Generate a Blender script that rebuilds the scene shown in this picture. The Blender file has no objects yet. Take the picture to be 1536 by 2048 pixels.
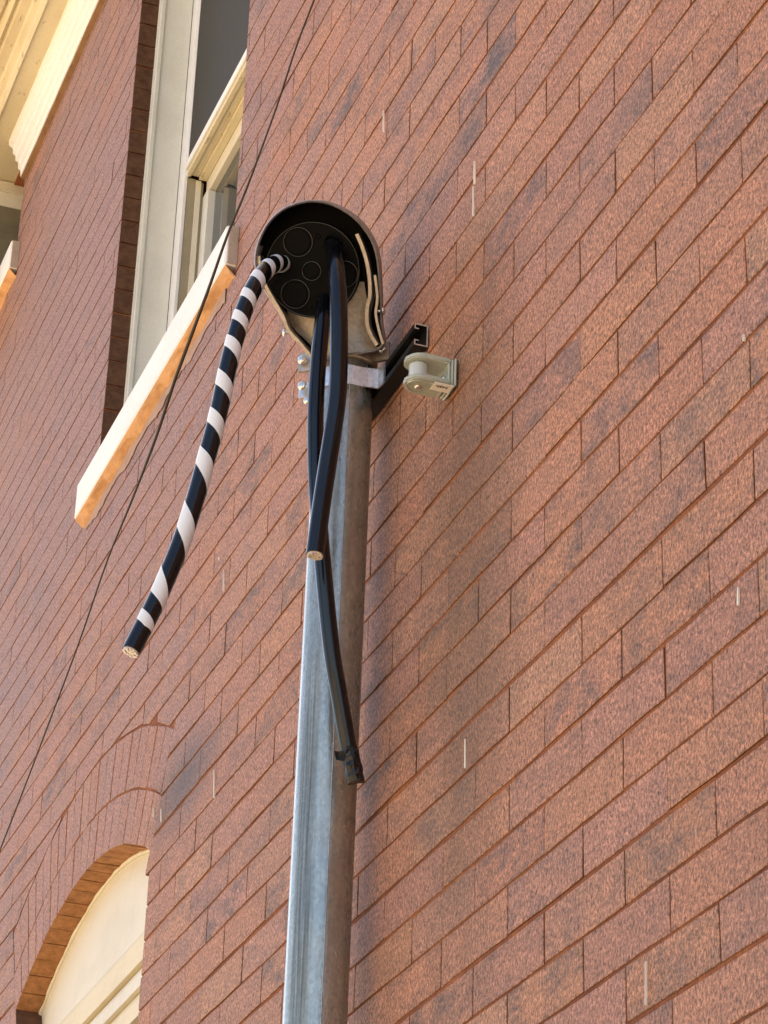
import bpy, bmesh, math, random
from mathutils import Vector, Matrix

sc = bpy.context.scene
col = sc.collection
random.seed(7)

# ------------------------------------------------------------------ camera
CAM = Vector((2.55641574, -1.15926372, -1.04780365))
R0 = Vector((0.3505411774502105, 0.9360432969806552, 0.03072180153232814))
R1 = Vector((-0.43402318610569346, 0.1914316024085887, -0.8803282430559312))
R2 = Vector((-0.8299064747515121, 0.2952573246794471, 0.47336915339790936))
FPX = 5317.38
cam = bpy.data.cameras.new('camera')
cam.sensor_fit = 'VERTICAL'
cam.sensor_height = 36.0
cam.lens = FPX / 2048 * 36.0
cam.clip_start = 0.05
cam.clip_end = 3000
co = bpy.data.objects.new('camera', cam)
col.objects.link(co)
M = Matrix(((R0.x, -R1.x, -R2.x, CAM.x), (R0.y, -R1.y, -R2.y, CAM.y), (R0.z, -R1.z, -R2.z, CAM.z), (0, 0, 0, 1)))
co.matrix_world = M
sc.camera = co

# ------------------------------------------------------------------ light
SUN_EL, SUN_AZ = 48.0, -62.0        # azimuth from +Y (into the wall), clockwise: the sun stands behind the house, to the left
w = bpy.data.worlds.new('World')
sc.world = w
w.use_nodes = True
nt = w.node_tree
sky = nt.nodes.new('ShaderNodeTexSky')
sky.sky_type = 'NISHITA'
sky.sun_disc = False
sky.sun_elevation = math.radians(SUN_EL)
sky.sun_rotation = math.radians(SUN_AZ)
sky.air_density = 1.0
sky.dust_density = 3.0
sky.ozone_density = 1.0
bg = nt.nodes['Background']
bg.inputs['Strength'].default_value = 0.10
nt.links.new(sky.outputs[0], bg.inputs[0])
sun = bpy.data.lights.new('sun', 'SUN')
sun.energy = 5.0
sun.angle = math.radians(0.5)
sun.color = (1.0, 0.93, 0.82)
so = bpy.data.objects.new('sun', sun)
col.objects.link(so)
sd = Vector((math.sin(math.radians(SUN_AZ)) * math.cos(math.radians(SUN_EL)),
             math.cos(math.radians(SUN_AZ)) * math.cos(math.radians(SUN_EL)),
             math.sin(math.radians(SUN_EL))))
so.rotation_euler = sd.to_track_quat('Z', 'Y').to_euler()
so.location = sd * 30
vs = sc.view_settings
vs.view_transform = 'Standard'
vs.look = 'None'
vs.gamma = 1.0
vs.exposure = 1.84
vs.use_curve_mapping = False

# ------------------------------------------------------------------ materials
def mat(name, color=(0.5, 0.5, 0.5), rough=0.5, metal=0.0, spec=0.5, coat=0.0):
    m = bpy.data.materials.new(name)
    m.use_nodes = True
    b = m.node_tree.nodes['Principled BSDF']
    b.inputs['Base Color'].default_value = (*color, 1)
    b.inputs['Roughness'].default_value = rough
    b.inputs['Metallic'].default_value = metal
    b.inputs['Specular IOR Level'].default_value = spec
    b.inputs['Coat Weight'].default_value = coat
    return m

class NB:
    """tiny node builder"""
    def __init__(s, m):
        s.t = m.node_tree; s.n = s.t.nodes; s.l = s.t.links; s.b = s.n['Principled BSDF']
        g = s.n.new('ShaderNodeNewGeometry'); s.pos = g.outputs['Position']
    def map(s, scale=(1, 1, 1), src=None, loc=(0, 0, 0)):
        m = s.n.new('ShaderNodeMapping'); m.inputs['Scale'].default_value = scale; m.inputs['Location'].default_value = loc
        s.l.new(src or s.pos, m.inputs[0]); return m.outputs[0]
    def noise(s, vec, scale, detail=3, rough=0.55, dist=0.0):
        m = s.n.new('ShaderNodeTexNoise'); m.inputs['Scale'].default_value = scale
        m.inputs['Detail'].default_value = detail; m.inputs['Roughness'].default_value = rough
        m.inputs['Distortion'].default_value = dist
        s.l.new(vec, m.inputs['Vector']); return m.outputs['Fac']
    def ramp(s, f, stops):
        m = s.n.new('ShaderNodeValToRGB'); s.l.new(f, m.inputs[0]); e = m.color_ramp.elements
        while len(e) < len(stops): e.new(0.5)
        for k, (p, c) in enumerate(stops):
            e[k].position = p
            e[k].color = (c, c, c, 1) if isinstance(c, (int, float)) else (*c, 1)
        return m.outputs[0]
    def mix(s, f, a, b, mode='MIX'):
        m = s.n.new('ShaderNodeMix'); m.data_type = 'RGBA'; m.blend_type = mode
        for v, i in ((f, 0), (a, 6), (b, 7)):
            if isinstance(v, (int, float)): m.inputs[i].default_value = v
            elif isinstance(v, tuple): m.inputs[i].default_value = (*v, 1)
            else: s.l.new(v, m.inputs[i])
        return m.outputs[2]
    def math(s, op, a, b=0.0):
        m = s.n.new('ShaderNodeMath'); m.operation = op
        for v, i in ((a, 0), (b, 1)):
            if isinstance(v, (int, float)): m.inputs[i].default_value = v
            else: s.l.new(v, m.inputs[i])
        return m.outputs[0]
    def bump(s, h, strength=0.3, dist=0.001, nrm=None):
        m = s.n.new('ShaderNodeBump'); m.inputs['Strength'].default_value = strength; m.inputs['Distance'].default_value = dist
        s.l.new(h, m.inputs['Height'])
        if nrm: s.l.new(nrm, m.inputs['Normal'])
        return m.outputs[0]

def brick_mat(name, use_attr):
    m = mat(name, rough=0.68, spec=0.45)
    q = NB(m)
    if use_attr:
        a = q.n.new('ShaderNodeAttribute'); a.attribute_name = 'tint'; tint, tfac = a.outputs['Color'], a.outputs['Alpha']
    else:
        a = q.n.new('ShaderNodeObjectInfo'); tint, tfac = a.outputs['Color'], a.outputs['Alpha']
    p = q.pos
    # flashed, darker blue-grey clouds, stronger on some bricks (alpha = how strongly the brick is flashed)
    cloud = q.noise(q.map((1, 1, 2.2), p), 9.0, 9, 0.78, 0.2)
    cl = q.ramp(cloud, [(0.44, 0.0), (0.60, 1.0)])
    c1 = q.mix(q.math('MULTIPLY', cl, tfac), tint, (0.100, 0.074, 0.066))
    # painted light: cool sky cast put into the brick colour at upper left
    cast_noise = q.noise(q.map((0.8, 1, 1.2), p), 1.6, 6, 0.65)
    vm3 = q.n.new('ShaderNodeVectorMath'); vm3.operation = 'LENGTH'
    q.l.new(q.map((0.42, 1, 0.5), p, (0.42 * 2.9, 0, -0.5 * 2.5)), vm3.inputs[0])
    sky_cast = q.ramp(q.math('ADD', vm3.outputs['Value'], q.math('MULTIPLY', q.math('SUBTRACT', cast_noise, 0.5), 2.2)), [(0.35, 1.0), (1.15, 0.0)])
    c1 = q.mix(q.math('MULTIPLY', sky_cast, 0.72), c1, (0.262, 0.172, 0.166))
    # one soot stain beside the arch, lying along the courses
    vm = q.n.new('ShaderNodeVectorMath'); vm.operation = 'LENGTH'
    q.l.new(q.map((3.6, 1, 8.5), p, (3.6 * 1.72, 0, -8.5 * 0.765)), vm.inputs[0])
    st = q.ramp(q.math('ADD', vm.outputs['Value'], q.math('MULTIPLY', q.math('SUBTRACT', cloud, 0.5), 1.6)), [(0.15, 1.0), (0.95, 0.0)])
    # broad brown water stain running down the bricks below the bracket, right of the pipe
    vm2 = q.n.new('ShaderNodeVectorMath'); vm2.operation = 'LENGTH'
    q.l.new(q.map((4.6, 1, 1.5), p, (4.6 * 0.36, 0, -1.5 * 0.55)), vm2.inputs[0])
    st2 = q.ramp(q.math('ADD', vm2.outputs['Value'], q.math('MULTIPLY', q.math('SUBTRACT', q.noise(q.map((1.5, 1, 0.6), p), 8, 4), 0.5), 0.9)), [(0.35, 1.0), (1.15, 0.0)])
    c1 = q.mix(q.math('MULTIPLY', st2, 0.72), c1, (0.15, 0.078, 0.038))
    c1 = q.mix(q.math('MULTIPLY', st, 0.8), c1, (0.085, 0.068, 0.066))
    mott = q.noise(q.map((1, 1, 1.4), p), 55.0, 5, 0.7)
    c2 = q.mix(1.0, c1, q.ramp(mott, [(0.25, 0.72), (0.75, 1.28)]), 'MULTIPLY')
    # wire-cut grain: light sand specks and dark pits
    g = q.noise(q.map((1, 1, 0.75), p), 235.0, 5, 0.8)
    c3 = q.mix(1.0, c2, q.ramp(g, [(0.33, 0.18), (0.49, 0.92), (0.66, 2.0)]), 'MULTIPLY')
    pit = q.noise(q.map((1.2, 1, 0.55), p), 165.0, 3, 0.6)
    pr = q.ramp(pit, [(0.325, 1.0), (0.40, 0.0)])
    c4 = q.mix(q.math('MULTIPLY', pr, 0.85), c3, (0.06, 0.030, 0.022))
    q.l.new(c4, q.b.inputs['Base Color'])
    hgt = q.math('SUBTRACT', q.math('ADD', g, q.math('MULTIPLY', mott, 1.2)), q.math('MULTIPLY', pr, 0.9))
    q.l.new(q.bump(hgt, 0.55, 0.0012), q.b.inputs['Normal'])
    return m

def side_mat(name, base):
    m = mat(name, base, 0.9, spec=0.2)
    q = NB(m)
    n = q.noise(q.map((1, 1, 1.5)), 40, 5, 0.7)
    q.l.new(q.mix(1.0, base, q.ramp(n, [(0.3, 0.65), (0.7, 1.45)]), 'MULTIPLY'), q.b.inputs['Base Color'])
    q.l.new(q.bump(q.noise(q.pos, 260, 3), 0.5, 0.0012), q.b.inputs['Normal'])
    return m
M_SIDE = side_mat('dark_brown_brick_side', (0.105, 0.054, 0.032))
M_ASIDE = side_mat('orange_brown_brick_side', (0.36, 0.175, 0.075))
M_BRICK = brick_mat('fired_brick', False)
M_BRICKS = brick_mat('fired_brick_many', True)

def mortar_mat():
    m = mat('mortar', rough=0.9, spec=0.2)
    q = NB(m)
    n1 = q.noise(q.map((1, 1, 3)), 6, 4, 0.6)
    c = q.ramp(n1, [(0.3, (0.15, 0.058, 0.036)), (0.5, (0.25, 0.092, 0.044)), (0.70, (0.38, 0.150, 0.060))])
    n2 = q.noise(q.pos, 300, 3, 0.7)
    c = q.mix(1.0, c, q.ramp(n2, [(0.3, 0.65), (0.7, 1.3)]), 'MULTIPLY')
    q.l.new(c, q.b.inputs['Base Color'])
    q.l.new(q.bump(q.math('ADD', n2, q.math('MULTIPLY', q.noise(q.pos, 70, 4, 0.7), 2.0)), 0.8, 0.0025), q.b.inputs['Normal'])
    return m
M_MORTAR = mortar_mat()

def paint_mat(name, base, dirt=(0.35, 0.27, 0.15), amount=0.5, rough=0.55, dirtscale=7.0, peel=0.0):
    m = mat(name, rough=rough, spec=0.4)
    q = NB(m)
    n1 = q.noise(q.map((0.6, 1, 1)), dirtscale, 5, 0.65)
    c = q.mix(q.math('MULTIPLY', q.ramp(n1, [(0.45, 0.0), (0.8, 1.0)]), amount), base, dirt)
    n3 = q.noise(q.pos, 240, 3, 0.7)
    c = q.mix(1.0, c, q.ramp(n3, [(0.3, 0.93), (0.7, 1.05)]), 'MULTIPLY')
    if peel:
        n2 = q.noise(q.map((0.5, 1, 1)), 45, 4, 0.75)
        c = q.mix(q.math('MULTIPLY', q.ramp(n2, [(0.62, 0.0), (0.66, 1.0)]), peel), c, (0.20, 0.13, 0.07))
    q.l.new(c, q.b.inputs['Base Color'])
    q.l.new(q.bump(q.math('ADD', n3, n1), 0.25, 0.001), q.b.inputs['Normal'])
    return m
M_CREAM = paint_mat('cream_paint', (0.72, 0.69, 0.56), amount=0.30)
M_CORN = paint_mat('cornice_cream_paint', (0.68, 0.62, 0.43), (0.42, 0.34, 0.20), 0.5, peel=0.5)
M_WHITE = paint_mat('white_paint', (0.82, 0.86, 0.88), (0.6, 0.58, 0.50), 0.2, peel=0.12)
M_JAMB = paint_mat('jamb_paint', (0.72, 0.74, 0.68), (0.45, 0.42, 0.33), 0.3)
M_TRIM = paint_mat('white_trim_paint', (0.82, 0.85, 0.86), (0.5, 0.48, 0.40), 0.2)
M_DIRTY = paint_mat('weathered_green_grey_paint', (0.20, 0.18, 0.115), (0.08, 0.075, 0.05), 0.8, 0.7)
M_SASHIN = paint_mat('taupe_sash_paint', (0.36, 0.32, 0.22), (0.22, 0.19, 0.12), 0.5)
M_STONE = paint_mat('painted_stone', (0.80, 0.84, 0.86), (0.5, 0.48, 0.42), 0.3, 0.8)
M_STONEEND = paint_mat('bare_sill_stone', (0.42, 0.36, 0.30), (0.25, 0.2, 0.16), 0.6, 0.9, 20)
M_ROUGHST = paint_mat('rough_sill_underside', (0.62, 0.36, 0.17), (0.30, 0.14, 0.06), 0.9, 0.9, 22)  # orange ground bounce is put into this base colour
M_WOODEDGE = paint_mat('bare_wood_edge', (0.30, 0.18, 0.09), (0.10, 0.06, 0.03), 0.8, 0.8, 30)
M_SMEAR = paint_mat('pale_mortar_smear', (0.42, 0.29, 0.22), (0.30, 0.18, 0.12), 0.9, 0.9, 25)
M_STREAK = mat('white_paint_run', (0.85, 0.80, 0.70), 0.6)

def screen_mat():
    m = mat('dark_screened_glass', (0.085, 0.085, 0.08), 0.6, spec=0.15)
    q = NB(m)
    n = q.noise(q.map((6, 1, 0.8)), 14, 5, 0.6)
    q.l.new(q.ramp(n, [(0.3, (0.052, 0.052, 0.047)), (0.7, (0.068, 0.067, 0.060))]), q.b.inputs['Base Color'])
    q.l.new(q.ramp(n, [(0.3, 0.6), (0.7, 0.75)]), q.b.inputs['Roughness'])
    return m
M_SCREEN = screen_mat()
M_GLASS = mat('window_glass', (0.035, 0.045, 0.055), 0.06, spec=0.9)

def galv_mat(name, base, rough, streak=True, metal=0.85):
    m = mat(name, base, rough, metal)
    q = NB(m)
    tc = q.n.new('ShaderNodeTexCoord').outputs['Object']
    v = q.n.new('ShaderNodeTexVoronoi'); v.inputs['Scale'].default_value = 260
    q.l.new(q.map((1, 1, 0.7), tc), v.inputs['Vector'])
    sp = q.ramp(v.outputs['Color'], [(0.0, 0.78), (1.0, 1.12)])
    n1 = q.noise(q.map((1, 1, 0.06), tc), 140, 3, 0.6)
    n2 = q.noise(q.map((1, 1, 0.25), tc), 26, 5, 0.65)
    c = q.mix(1.0, base, sp, 'MULTIPLY')
    c = q.mix(1.0, c, q.ramp(n2, [(0.3, 0.82), (0.7, 1.1)]), 'MULTIPLY')
    if streak:
        c = q.mix(q.math('MULTIPLY', q.ramp(n1, [(0.5, 0.0), (0.72, 1.0)]), 0.45), c, (0.30, 0.25, 0.19))
    if streak:
        # a rusty-grey run down the left front of the pipe
        sx = q.n.new('ShaderNodeSeparateXYZ'); q.l.new(q.pos, sx.inputs[0])
        ang = q.math('ARCTAN2', q.math('ADD', sx.outputs[1], 0.0645), q.math('ADD', sx.outputs[0], 0.727))
        ph = q.math('ABSOLUTE', q.math('ADD', ang, 0.90))
        wv = q.noise(q.map((1, 1, 0.3), q.pos), 8, 3)
        band = q.ramp(q.math('ADD', ph, q.math('MULTIPLY', q.math('SUBTRACT', wv, 0.5), 0.5)), [(0.22, 1.0), (0.42, 0.0)])
        down = q.ramp(q.math('ADD', q.math('MULTIPLY', sx.outputs[2], 1.2), q.math('MULTIPLY', wv, 0.5)), [(0.75, 1.0), (1.0, 0.25)])
        fine = q.ramp(q.noise(q.map((1, 1, 0.012), q.pos), 420, 2), [(0.35, 0.35), (0.62, 1.0)])
        c = q.mix(q.math('MULTIPLY', q.math('MULTIPLY', band, down), q.math('MULTIPLY', fine, 0.85)), c, (0.13, 0.115, 0.085))
    n3 = q.noise(q.map((1, 1, 0.5), tc), 330, 3, 0.7)
    q.l.new(c, q.b.inputs['Base Color'])
    q.l.new(q.ramp(n2, [(0.3, rough - 0.08), (0.7, rough + 0.12)]), q.b.inputs['Roughness'])
    q.l.new(q.bump(q.math('ADD', n3, q.math('MULTIPLY', n1, 0.6)), 0.35, 0.0006), q.b.inputs['Normal'])
    return m
M_GALV = galv_mat('galvanised_steel', (0.47, 0.49, 0.44), 0.25, True, 0.72)
M_STRAP = galv_mat('zinc_strap', (0.78, 0.80, 0.80), 0.33, False)
M_ALU = galv_mat('cast_aluminium', (0.62, 0.55, 0.46), 0.45, False, 0.8)
M_HOOD = galv_mat('hood_aluminium', (0.40, 0.37, 0.35), 0.5, False, 0.55)
M_STRUT = mat('black_strut_paint', (0.006, 0.0065, 0.006), 0.5, spec=0.3)
M_BLACKP = mat('black_plastic_disc', (0.003, 0.003, 0.0035), 0.4, spec=0.06)
M_KNOCK = mat('glossy_black_plastic_rim', (0.008, 0.008, 0.008), 0.25, spec=0.5)
M_BLACKD = mat('black_inner_recess', (0.003, 0.003, 0.003), 0.8, spec=0.1)
M_SCREW = mat('zinc_screw', (0.75, 0.74, 0.70), 0.25, 0.9)

def cable_mat():
    m = mat('black_cable_jacket', (0.004, 0.0045, 0.006), 0.18, spec=0.48)
    q = NB(m)
    n = q.noise(q.map((1, 1, 0.2)), 120, 3, 0.6)
    q.l.new(q.ramp(n, [(0.3, 0.13), (0.7, 0.24)]), q.b.inputs['Roughness'])
    q.l.new(q.bump(n, 0.06, 0.0006), q.b.inputs['Normal'])
    return m
M_CABLE = cable_mat()
M_WTAPE = mat('white_tape', (0.80, 0.86, 0.90), 0.42, spec=0.4)
M_BTAPE = mat('black_vinyl_tape', (0.007, 0.006, 0.006), 0.28, spec=0.4)
M_COPPER = mat('tinned_copper_strands', (0.80, 0.74, 0.66), 0.4, 0.5)
M_PVC = mat('pale_pvc_filler', (0.78, 0.72, 0.62), 0.6)
M_WIRE = mat('weathered_wire', (0.035, 0.032, 0.024), 0.6)
def poly_mat():
    m = mat('grey_green_bracket', (0.42, 0.46, 0.40), 0.33, 0.0, 0.5, 0.2)
    b = m.node_tree.nodes['Principled BSDF']
    q = NB(m)
    n = q.noise(q.pos, 60, 3)
    b.inputs['Transmission Weight'].default_value = 0.45
    b.inputs['Roughness'].default_value = 0.22
    q.l.new(q.ramp(n, [(0.3, (0.60, 0.68, 0.58)), (0.7, (0.74, 0.78, 0.66))]), q.b.inputs['Base Color'])
    return m
M_POLY = poly_mat()
M_SPOOL = mat('porcelain_spool', (0.50, 0.56, 0.54), 0.18, coat=0.4)
M_LABEL = mat('white_sticker', (0.85, 0.83, 0.76), 0.5)
M_INK = mat('sticker_ink', (0.10, 0.09, 0.085), 0.6)

# ------------------------------------------------------------------ mesh helpers
def link(name, bm, m, parent=None, smooth=False, mats=None):
    me = bpy.data.meshes.new(name)
    bm.normal_update()
    bm.to_mesh(me); bm.free()
    for x in (mats or [m]): me.materials.append(x)
    if smooth:
        for p in me.polygons: p.use_smooth = True
    o = bpy.data.objects.new(name, me)
    col.objects.link(o)
    if parent: o.parent = parent
    return o

def auto_smooth(o, deg=35):
    me = o.data
    for p in me.polygons: p.use_smooth = True
    b = bmesh.new(); b.from_mesh(me)
    for e in b.edges:
        if len(e.link_faces) == 2 and e.calc_face_angle(0) > math.radians(deg): e.smooth = False
    b.to_mesh(me); b.free()
    return o

def empty(name, loc, label=None, cat=None, group=None):
    o = bpy.data.objects.new(name, None); col.objects.link(o); o.location = loc
    o.empty_display_size = 0.05
    tag(o, label, cat, group)
    return o

def tag(o, label=None, cat=None, group=None, kind=None):
    if label: o['label'] = label
    if cat: o['category'] = cat
    if group: o['group'] = group
    if kind: o['kind'] = kind
    return o

def box(bm, a, b, bev=0.0):
    x0, y0, z0 = a; x1, y1, z1 = b
    r = bmesh.ops.create_cube(bm, size=1.0)
    vs_ = r['verts']
    bmesh.ops.scale(bm, vec=(x1 - x0, y1 - y0, z1 - z0), verts=vs_)
    bmesh.ops.translate(bm, vec=((x0 + x1) / 2, (y0 + y1) / 2, (z0 + z1) / 2), verts=vs_)
    if bev:
        es = list({e for v in vs_ for e in v.link_edges})
        bmesh.ops.bevel(bm, geom=es, offset=bev, segments=1, affect='EDGES')

def frame_of(d):
    d = Vector(d).normalized()
    u = Vector((0, 0, 1)) if abs(d.z) < 0.9 else Vector((1, 0, 0))
    s = d.cross(u).normalized()
    return s, s.cross(d).normalized(), d

def cyl(bm, p, q, r, n=20, r2=None, bev=0.0):
    p, q = Vector(p), Vector(q); s, u, d = frame_of(q - p)
    r2 = r if r2 is None else r2
    rings = []
    L = (q - p).length
    prof = [(0, r), (L, r2)] if not bev else [(0, r - bev), (bev, r), (L - bev, r2), (L, r2 - bev)]
    for t, rr in prof:
        rings.append([bm.verts.new(p + d * t + (s * math.cos(a) + u * math.sin(a)) * rr) for a in [2 * math.pi * k / n for k in range(n)]])
    for A, B in zip(rings, rings[1:]):
        for k in range(n): bm.faces.new((A[k], B[k], B[(k + 1) % n], A[(k + 1) % n]))
    bm.faces.new(rings[0]); bm.faces.new(list(reversed(rings[-1])))

def spline(pts, n=10):
    P = [Vector(p) for p in pts]
    P = [P[0] * 2 - P[1]] + P + [P[-1] * 2 - P[-2]]
    out = []
    for i in range(1, len(P) - 2):
        for k in range(n):
            t = k / n; a, b, c, d = P[i - 1:i + 3]
            out.append(0.5 * ((2 * b) + (c - a) * t + (2 * a - 5 * b + 4 * c - d) * t * t + (3 * b - a - 3 * c + d) * t ** 3))
    out.append(P[-2])
    return out

def frames(path):
    T = []
    for i in range(len(path)):
        T.append((path[min(i + 1, len(path) - 1)] - path[max(i - 1, 0)]).normalized())
    s, u, _ = frame_of(T[0])
    F = [(s, u)]
    for i in range(1, len(path)):
        q = T[i - 1].rotation_difference(T[i])
        s = (q @ s); s = (s - T[i] * s.dot(T[i])).normalized(); u = T[i].cross(s) if False else s.cross(T[i]) * -1
        F.append((s, T[i].cross(s)))
    F[0] = (F[0][0], T[0].cross(F[0][0]))
    return T, F

def tube(bm, path, r, n=12, cap=True, twist=None):
    T, F = frames(path)
    rings = []
    for i, p in enumerate(path):
        rr = r[i] if isinstance(r, (list, tuple)) else r
        ph = twist[i] if twist else 0
        rings.append([bm.verts.new(p + (F[i][0] * math.cos(a + ph) + F[i][1] * math.sin(a + ph)) * rr) for a in [2 * math.pi * k / n for k in range(n)]])
    for A, B in zip(rings, rings[1:]):
        for k in range(n): bm.faces.new((A[k], A[(k + 1) % n], B[(k + 1) % n], B[k]))
    if cap:
        bm.faces.new(list(reversed(rings[0]))); bm.faces.new(rings[-1])
    return rings

def extrude_profile(bm, prof, x0, x1, closed=True, nx=1, jig=0.0, rnd=None):
    """prof: list of (Y, Z); extruded along X"""
    cols = []
    for k in range(nx + 1):
        x = x0 + (x1 - x0) * k / nx
        cols.append([bm.verts.new((x, y + (rnd.uniform(-jig, jig) if jig and rnd else 0), z + (rnd.uniform(-jig, jig) if jig and rnd else 0))) for y, z in prof])
    n = len(prof)
    for A, B in zip(cols, cols[1:]):
        for k in range(n if closed else n - 1):
            bm.faces.new((A[k], A[(k + 1) % n], B[(k + 1) % n], B[k]))
    if closed:
        bm.faces.new(cols[0]); bm.faces.new(list(reversed(cols[-1])))

def unproject(x, y, X=None, Y=None):
    """the point where the sight line of a measured spot meets the upright plane X or Y"""
    d = R0 * ((x - 768) / FPX) + R1 * ((y - 1024) / FPX) + R2
    t = (X - CAM.x) / d.x if X is not None else (Y - CAM.y) / d.y
    return CAM + d * t

# ------------------------------------------------------------------ ground and the far side of the street
GZ = -2.65
bm = bmesh.new()
bmesh.ops.create_grid(bm, x_segments=2, y_segments=2, size=1500)
bmesh.ops.translate(bm, vec=(0, 0, GZ - 0.12), verts=bm.verts)
M_GROUND = mat('dry_sandy_ground', rough=0.95)
q = NB(M_GROUND)
c = q.ramp(q.noise(q.pos, 0.8, 6, 0.6), [(0.3, (0.38, 0.26, 0.145)), (0.7, (0.50, 0.36, 0.20))])
q.l.new(c, q.b.inputs['Base Color'])
tag(link('ground', bm, M_GROUND), 'dry sandy ground in front of the brick house', kind='structure')
bm = bmesh.new()
box(bm, (-14, -2.2, GZ - 0.15), (9, 1.0, GZ), 0.01)
M_CONC = mat('concrete', rough=0.9)
q = NB(M_CONC)
q.l.new(q.ramp(q.noise(q.pos, 3, 6, 0.65), [(0.3, (0.36, 0.31, 0.24)), (0.7, (0.46, 0.40, 0.31))]), q.b.inputs['Base Color'])
tag(link('pavement', bm, M_CONC), 'concrete strip along the foot of the brick house', kind='structure')

# ------------------------------------------------------------------ brick house
HB, CH = 0.1078, 0.066            # half brick length, course height
BEDJ, HEADJ = 0.0050, 0.0027
WX0, WX1, WZ0, WZ1 = -5.45, 0.95, -0.60, 3.63
house = empty('brick_house', (0, 0, GZ), 'red brick house wall with thin mortar joints, cream framed windows and a cream eave cornice', 'building')
def P(name, bm, m, parent=None, **k):
    o = link(name, bm, m, None, **k)
    o.parent = parent or house
    if (parent or house) is house: o.location = (0, 0, -GZ)
    return o
# openings
W1 = (-2.657, -1.635, 1.80, 3.50)        # main sash window
W3 = (-5.05, -4.03, 3.22, 3.63)          # far window under the eave
AX, AZ, AR = -2.445, -0.279, 1.115       # arch centre and intrados radius
AR1, AR2 = 1.219, 1.342
AL, AR_X = -2.975, -1.915
A_SPR = AZ + math.sqrt(AR ** 2 - (AR_X - AX) ** 2)
TH_ = math.asin((AR_X - AX) / AR)

# core of the wall behind the bricks (mortar), with the three openings cut through
def core():
    bm = bmesh.new()
    X0, X1, Z0, Z1 = -9.0, 6.0, GZ, 5.6
    def loop(pts):
        vs_ = [bm.verts.new((x, 0.0019, z)) for x, z in pts]
        return [bm.edges.new((vs_[i], vs_[(i + 1) % len(vs_)])) for i in range(len(vs_))]
    E = loop([(X0, Z0), (X1, Z0), (X1, Z1), (X0, Z1)])
    E += loop([(W1[0] - .004, W1[2]), (W1[1] + .004, W1[2]), (W1[1] + .004, W1[3]), (W1[0] - .004, W1[3])])
    E += loop([(W3[0] - .004, W3[2]), (W3[1] + .004, W3[2]), (W3[1] + .004, 3.69), (W3[0] - .004, 3.69)])
    arc = [(AX + (AR + .004) * math.sin(t), AZ + (AR + .004) * math.cos(t)) for t in [TH_ - 2 * TH_ * k / 16 for k in range(17)]]
    E += loop([(AL - .004, -1.3), (AR_X + .004, -1.3)] + arc)
    bmesh.ops.triangle_fill(bm, use_beauty=True, use_dissolve=False, edges=E)
    g = bmesh.ops.extrude_face_region(bm, geom=list(bm.faces))
    bmesh.ops.translate(bm, vec=(0, 0.30, 0), verts=[v for v in g['geom'] if isinstance(v, bmesh.types.BMVert)])
    bmesh.ops.recalc_face_normals(bm, faces=bm.faces)
    return bm
P('mortar_bed', core(), M_MORTAR)
# plain brickwork far outside the picture, so that the wall goes on past the bricks built one by one
def outer_mat():
    m = mat('plain_brickwork', rough=0.9)
    q = NB(m)
    b = q.n.new('ShaderNodeTexBrick')
    mp = q.n.new('ShaderNodeMapping'); mp.inputs['Rotation'].default_value = (math.radians(90), 0, 0)
    q.l.new(q.pos, mp.inputs[0]); q.l.new(mp.outputs[0], b.inputs['Vector'])
    b.inputs['Scale'].default_value = 1.0
    b.inputs['Brick Width'].default_value = 2 * HB; b.inputs['Row Height'].default_value = CH
    b.inputs['Mortar Size'].default_value = 0.003
    b.inputs['Color1'].default_value = (0.33, 0.17, 0.12, 1); b.inputs['Color2'].default_value = (0.27, 0.13, 0.10, 1)
    b.inputs['Mortar'].default_value = (0.2, 0.08, 0.045, 1)
    q.l.new(b.outputs['Color'], q.b.inputs['Base Color'])
    return m
M_OUT = outer_mat()
bm = bmesh.new()
box(bm, (-9.0, -0.001, GZ), (6.0, 0.0017, WZ0)); box(bm, (WX1, -0.001, WZ0 + 0.001), (6.0, 0.0017, WZ1)); box(bm, (-9.0, -0.001, WZ0 + 0.001), (WX0, 0.0017, WZ1))
box(bm, (W3[1], -0.001, WZ1 + 0.001), (6.0, 0.0017, 5.6)); box(bm, (-9.0, -0.001, 3.72), (W3[1] - 0.001, 0.0017, 5.6))
P('wall_face', bm, M_OUT)
bm = bmesh.new()
box(bm, (-9.0, 0.3046, GZ), (6.0, 4.0, 5.6))
P('room_block', bm, M_MORTAR)

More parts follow.
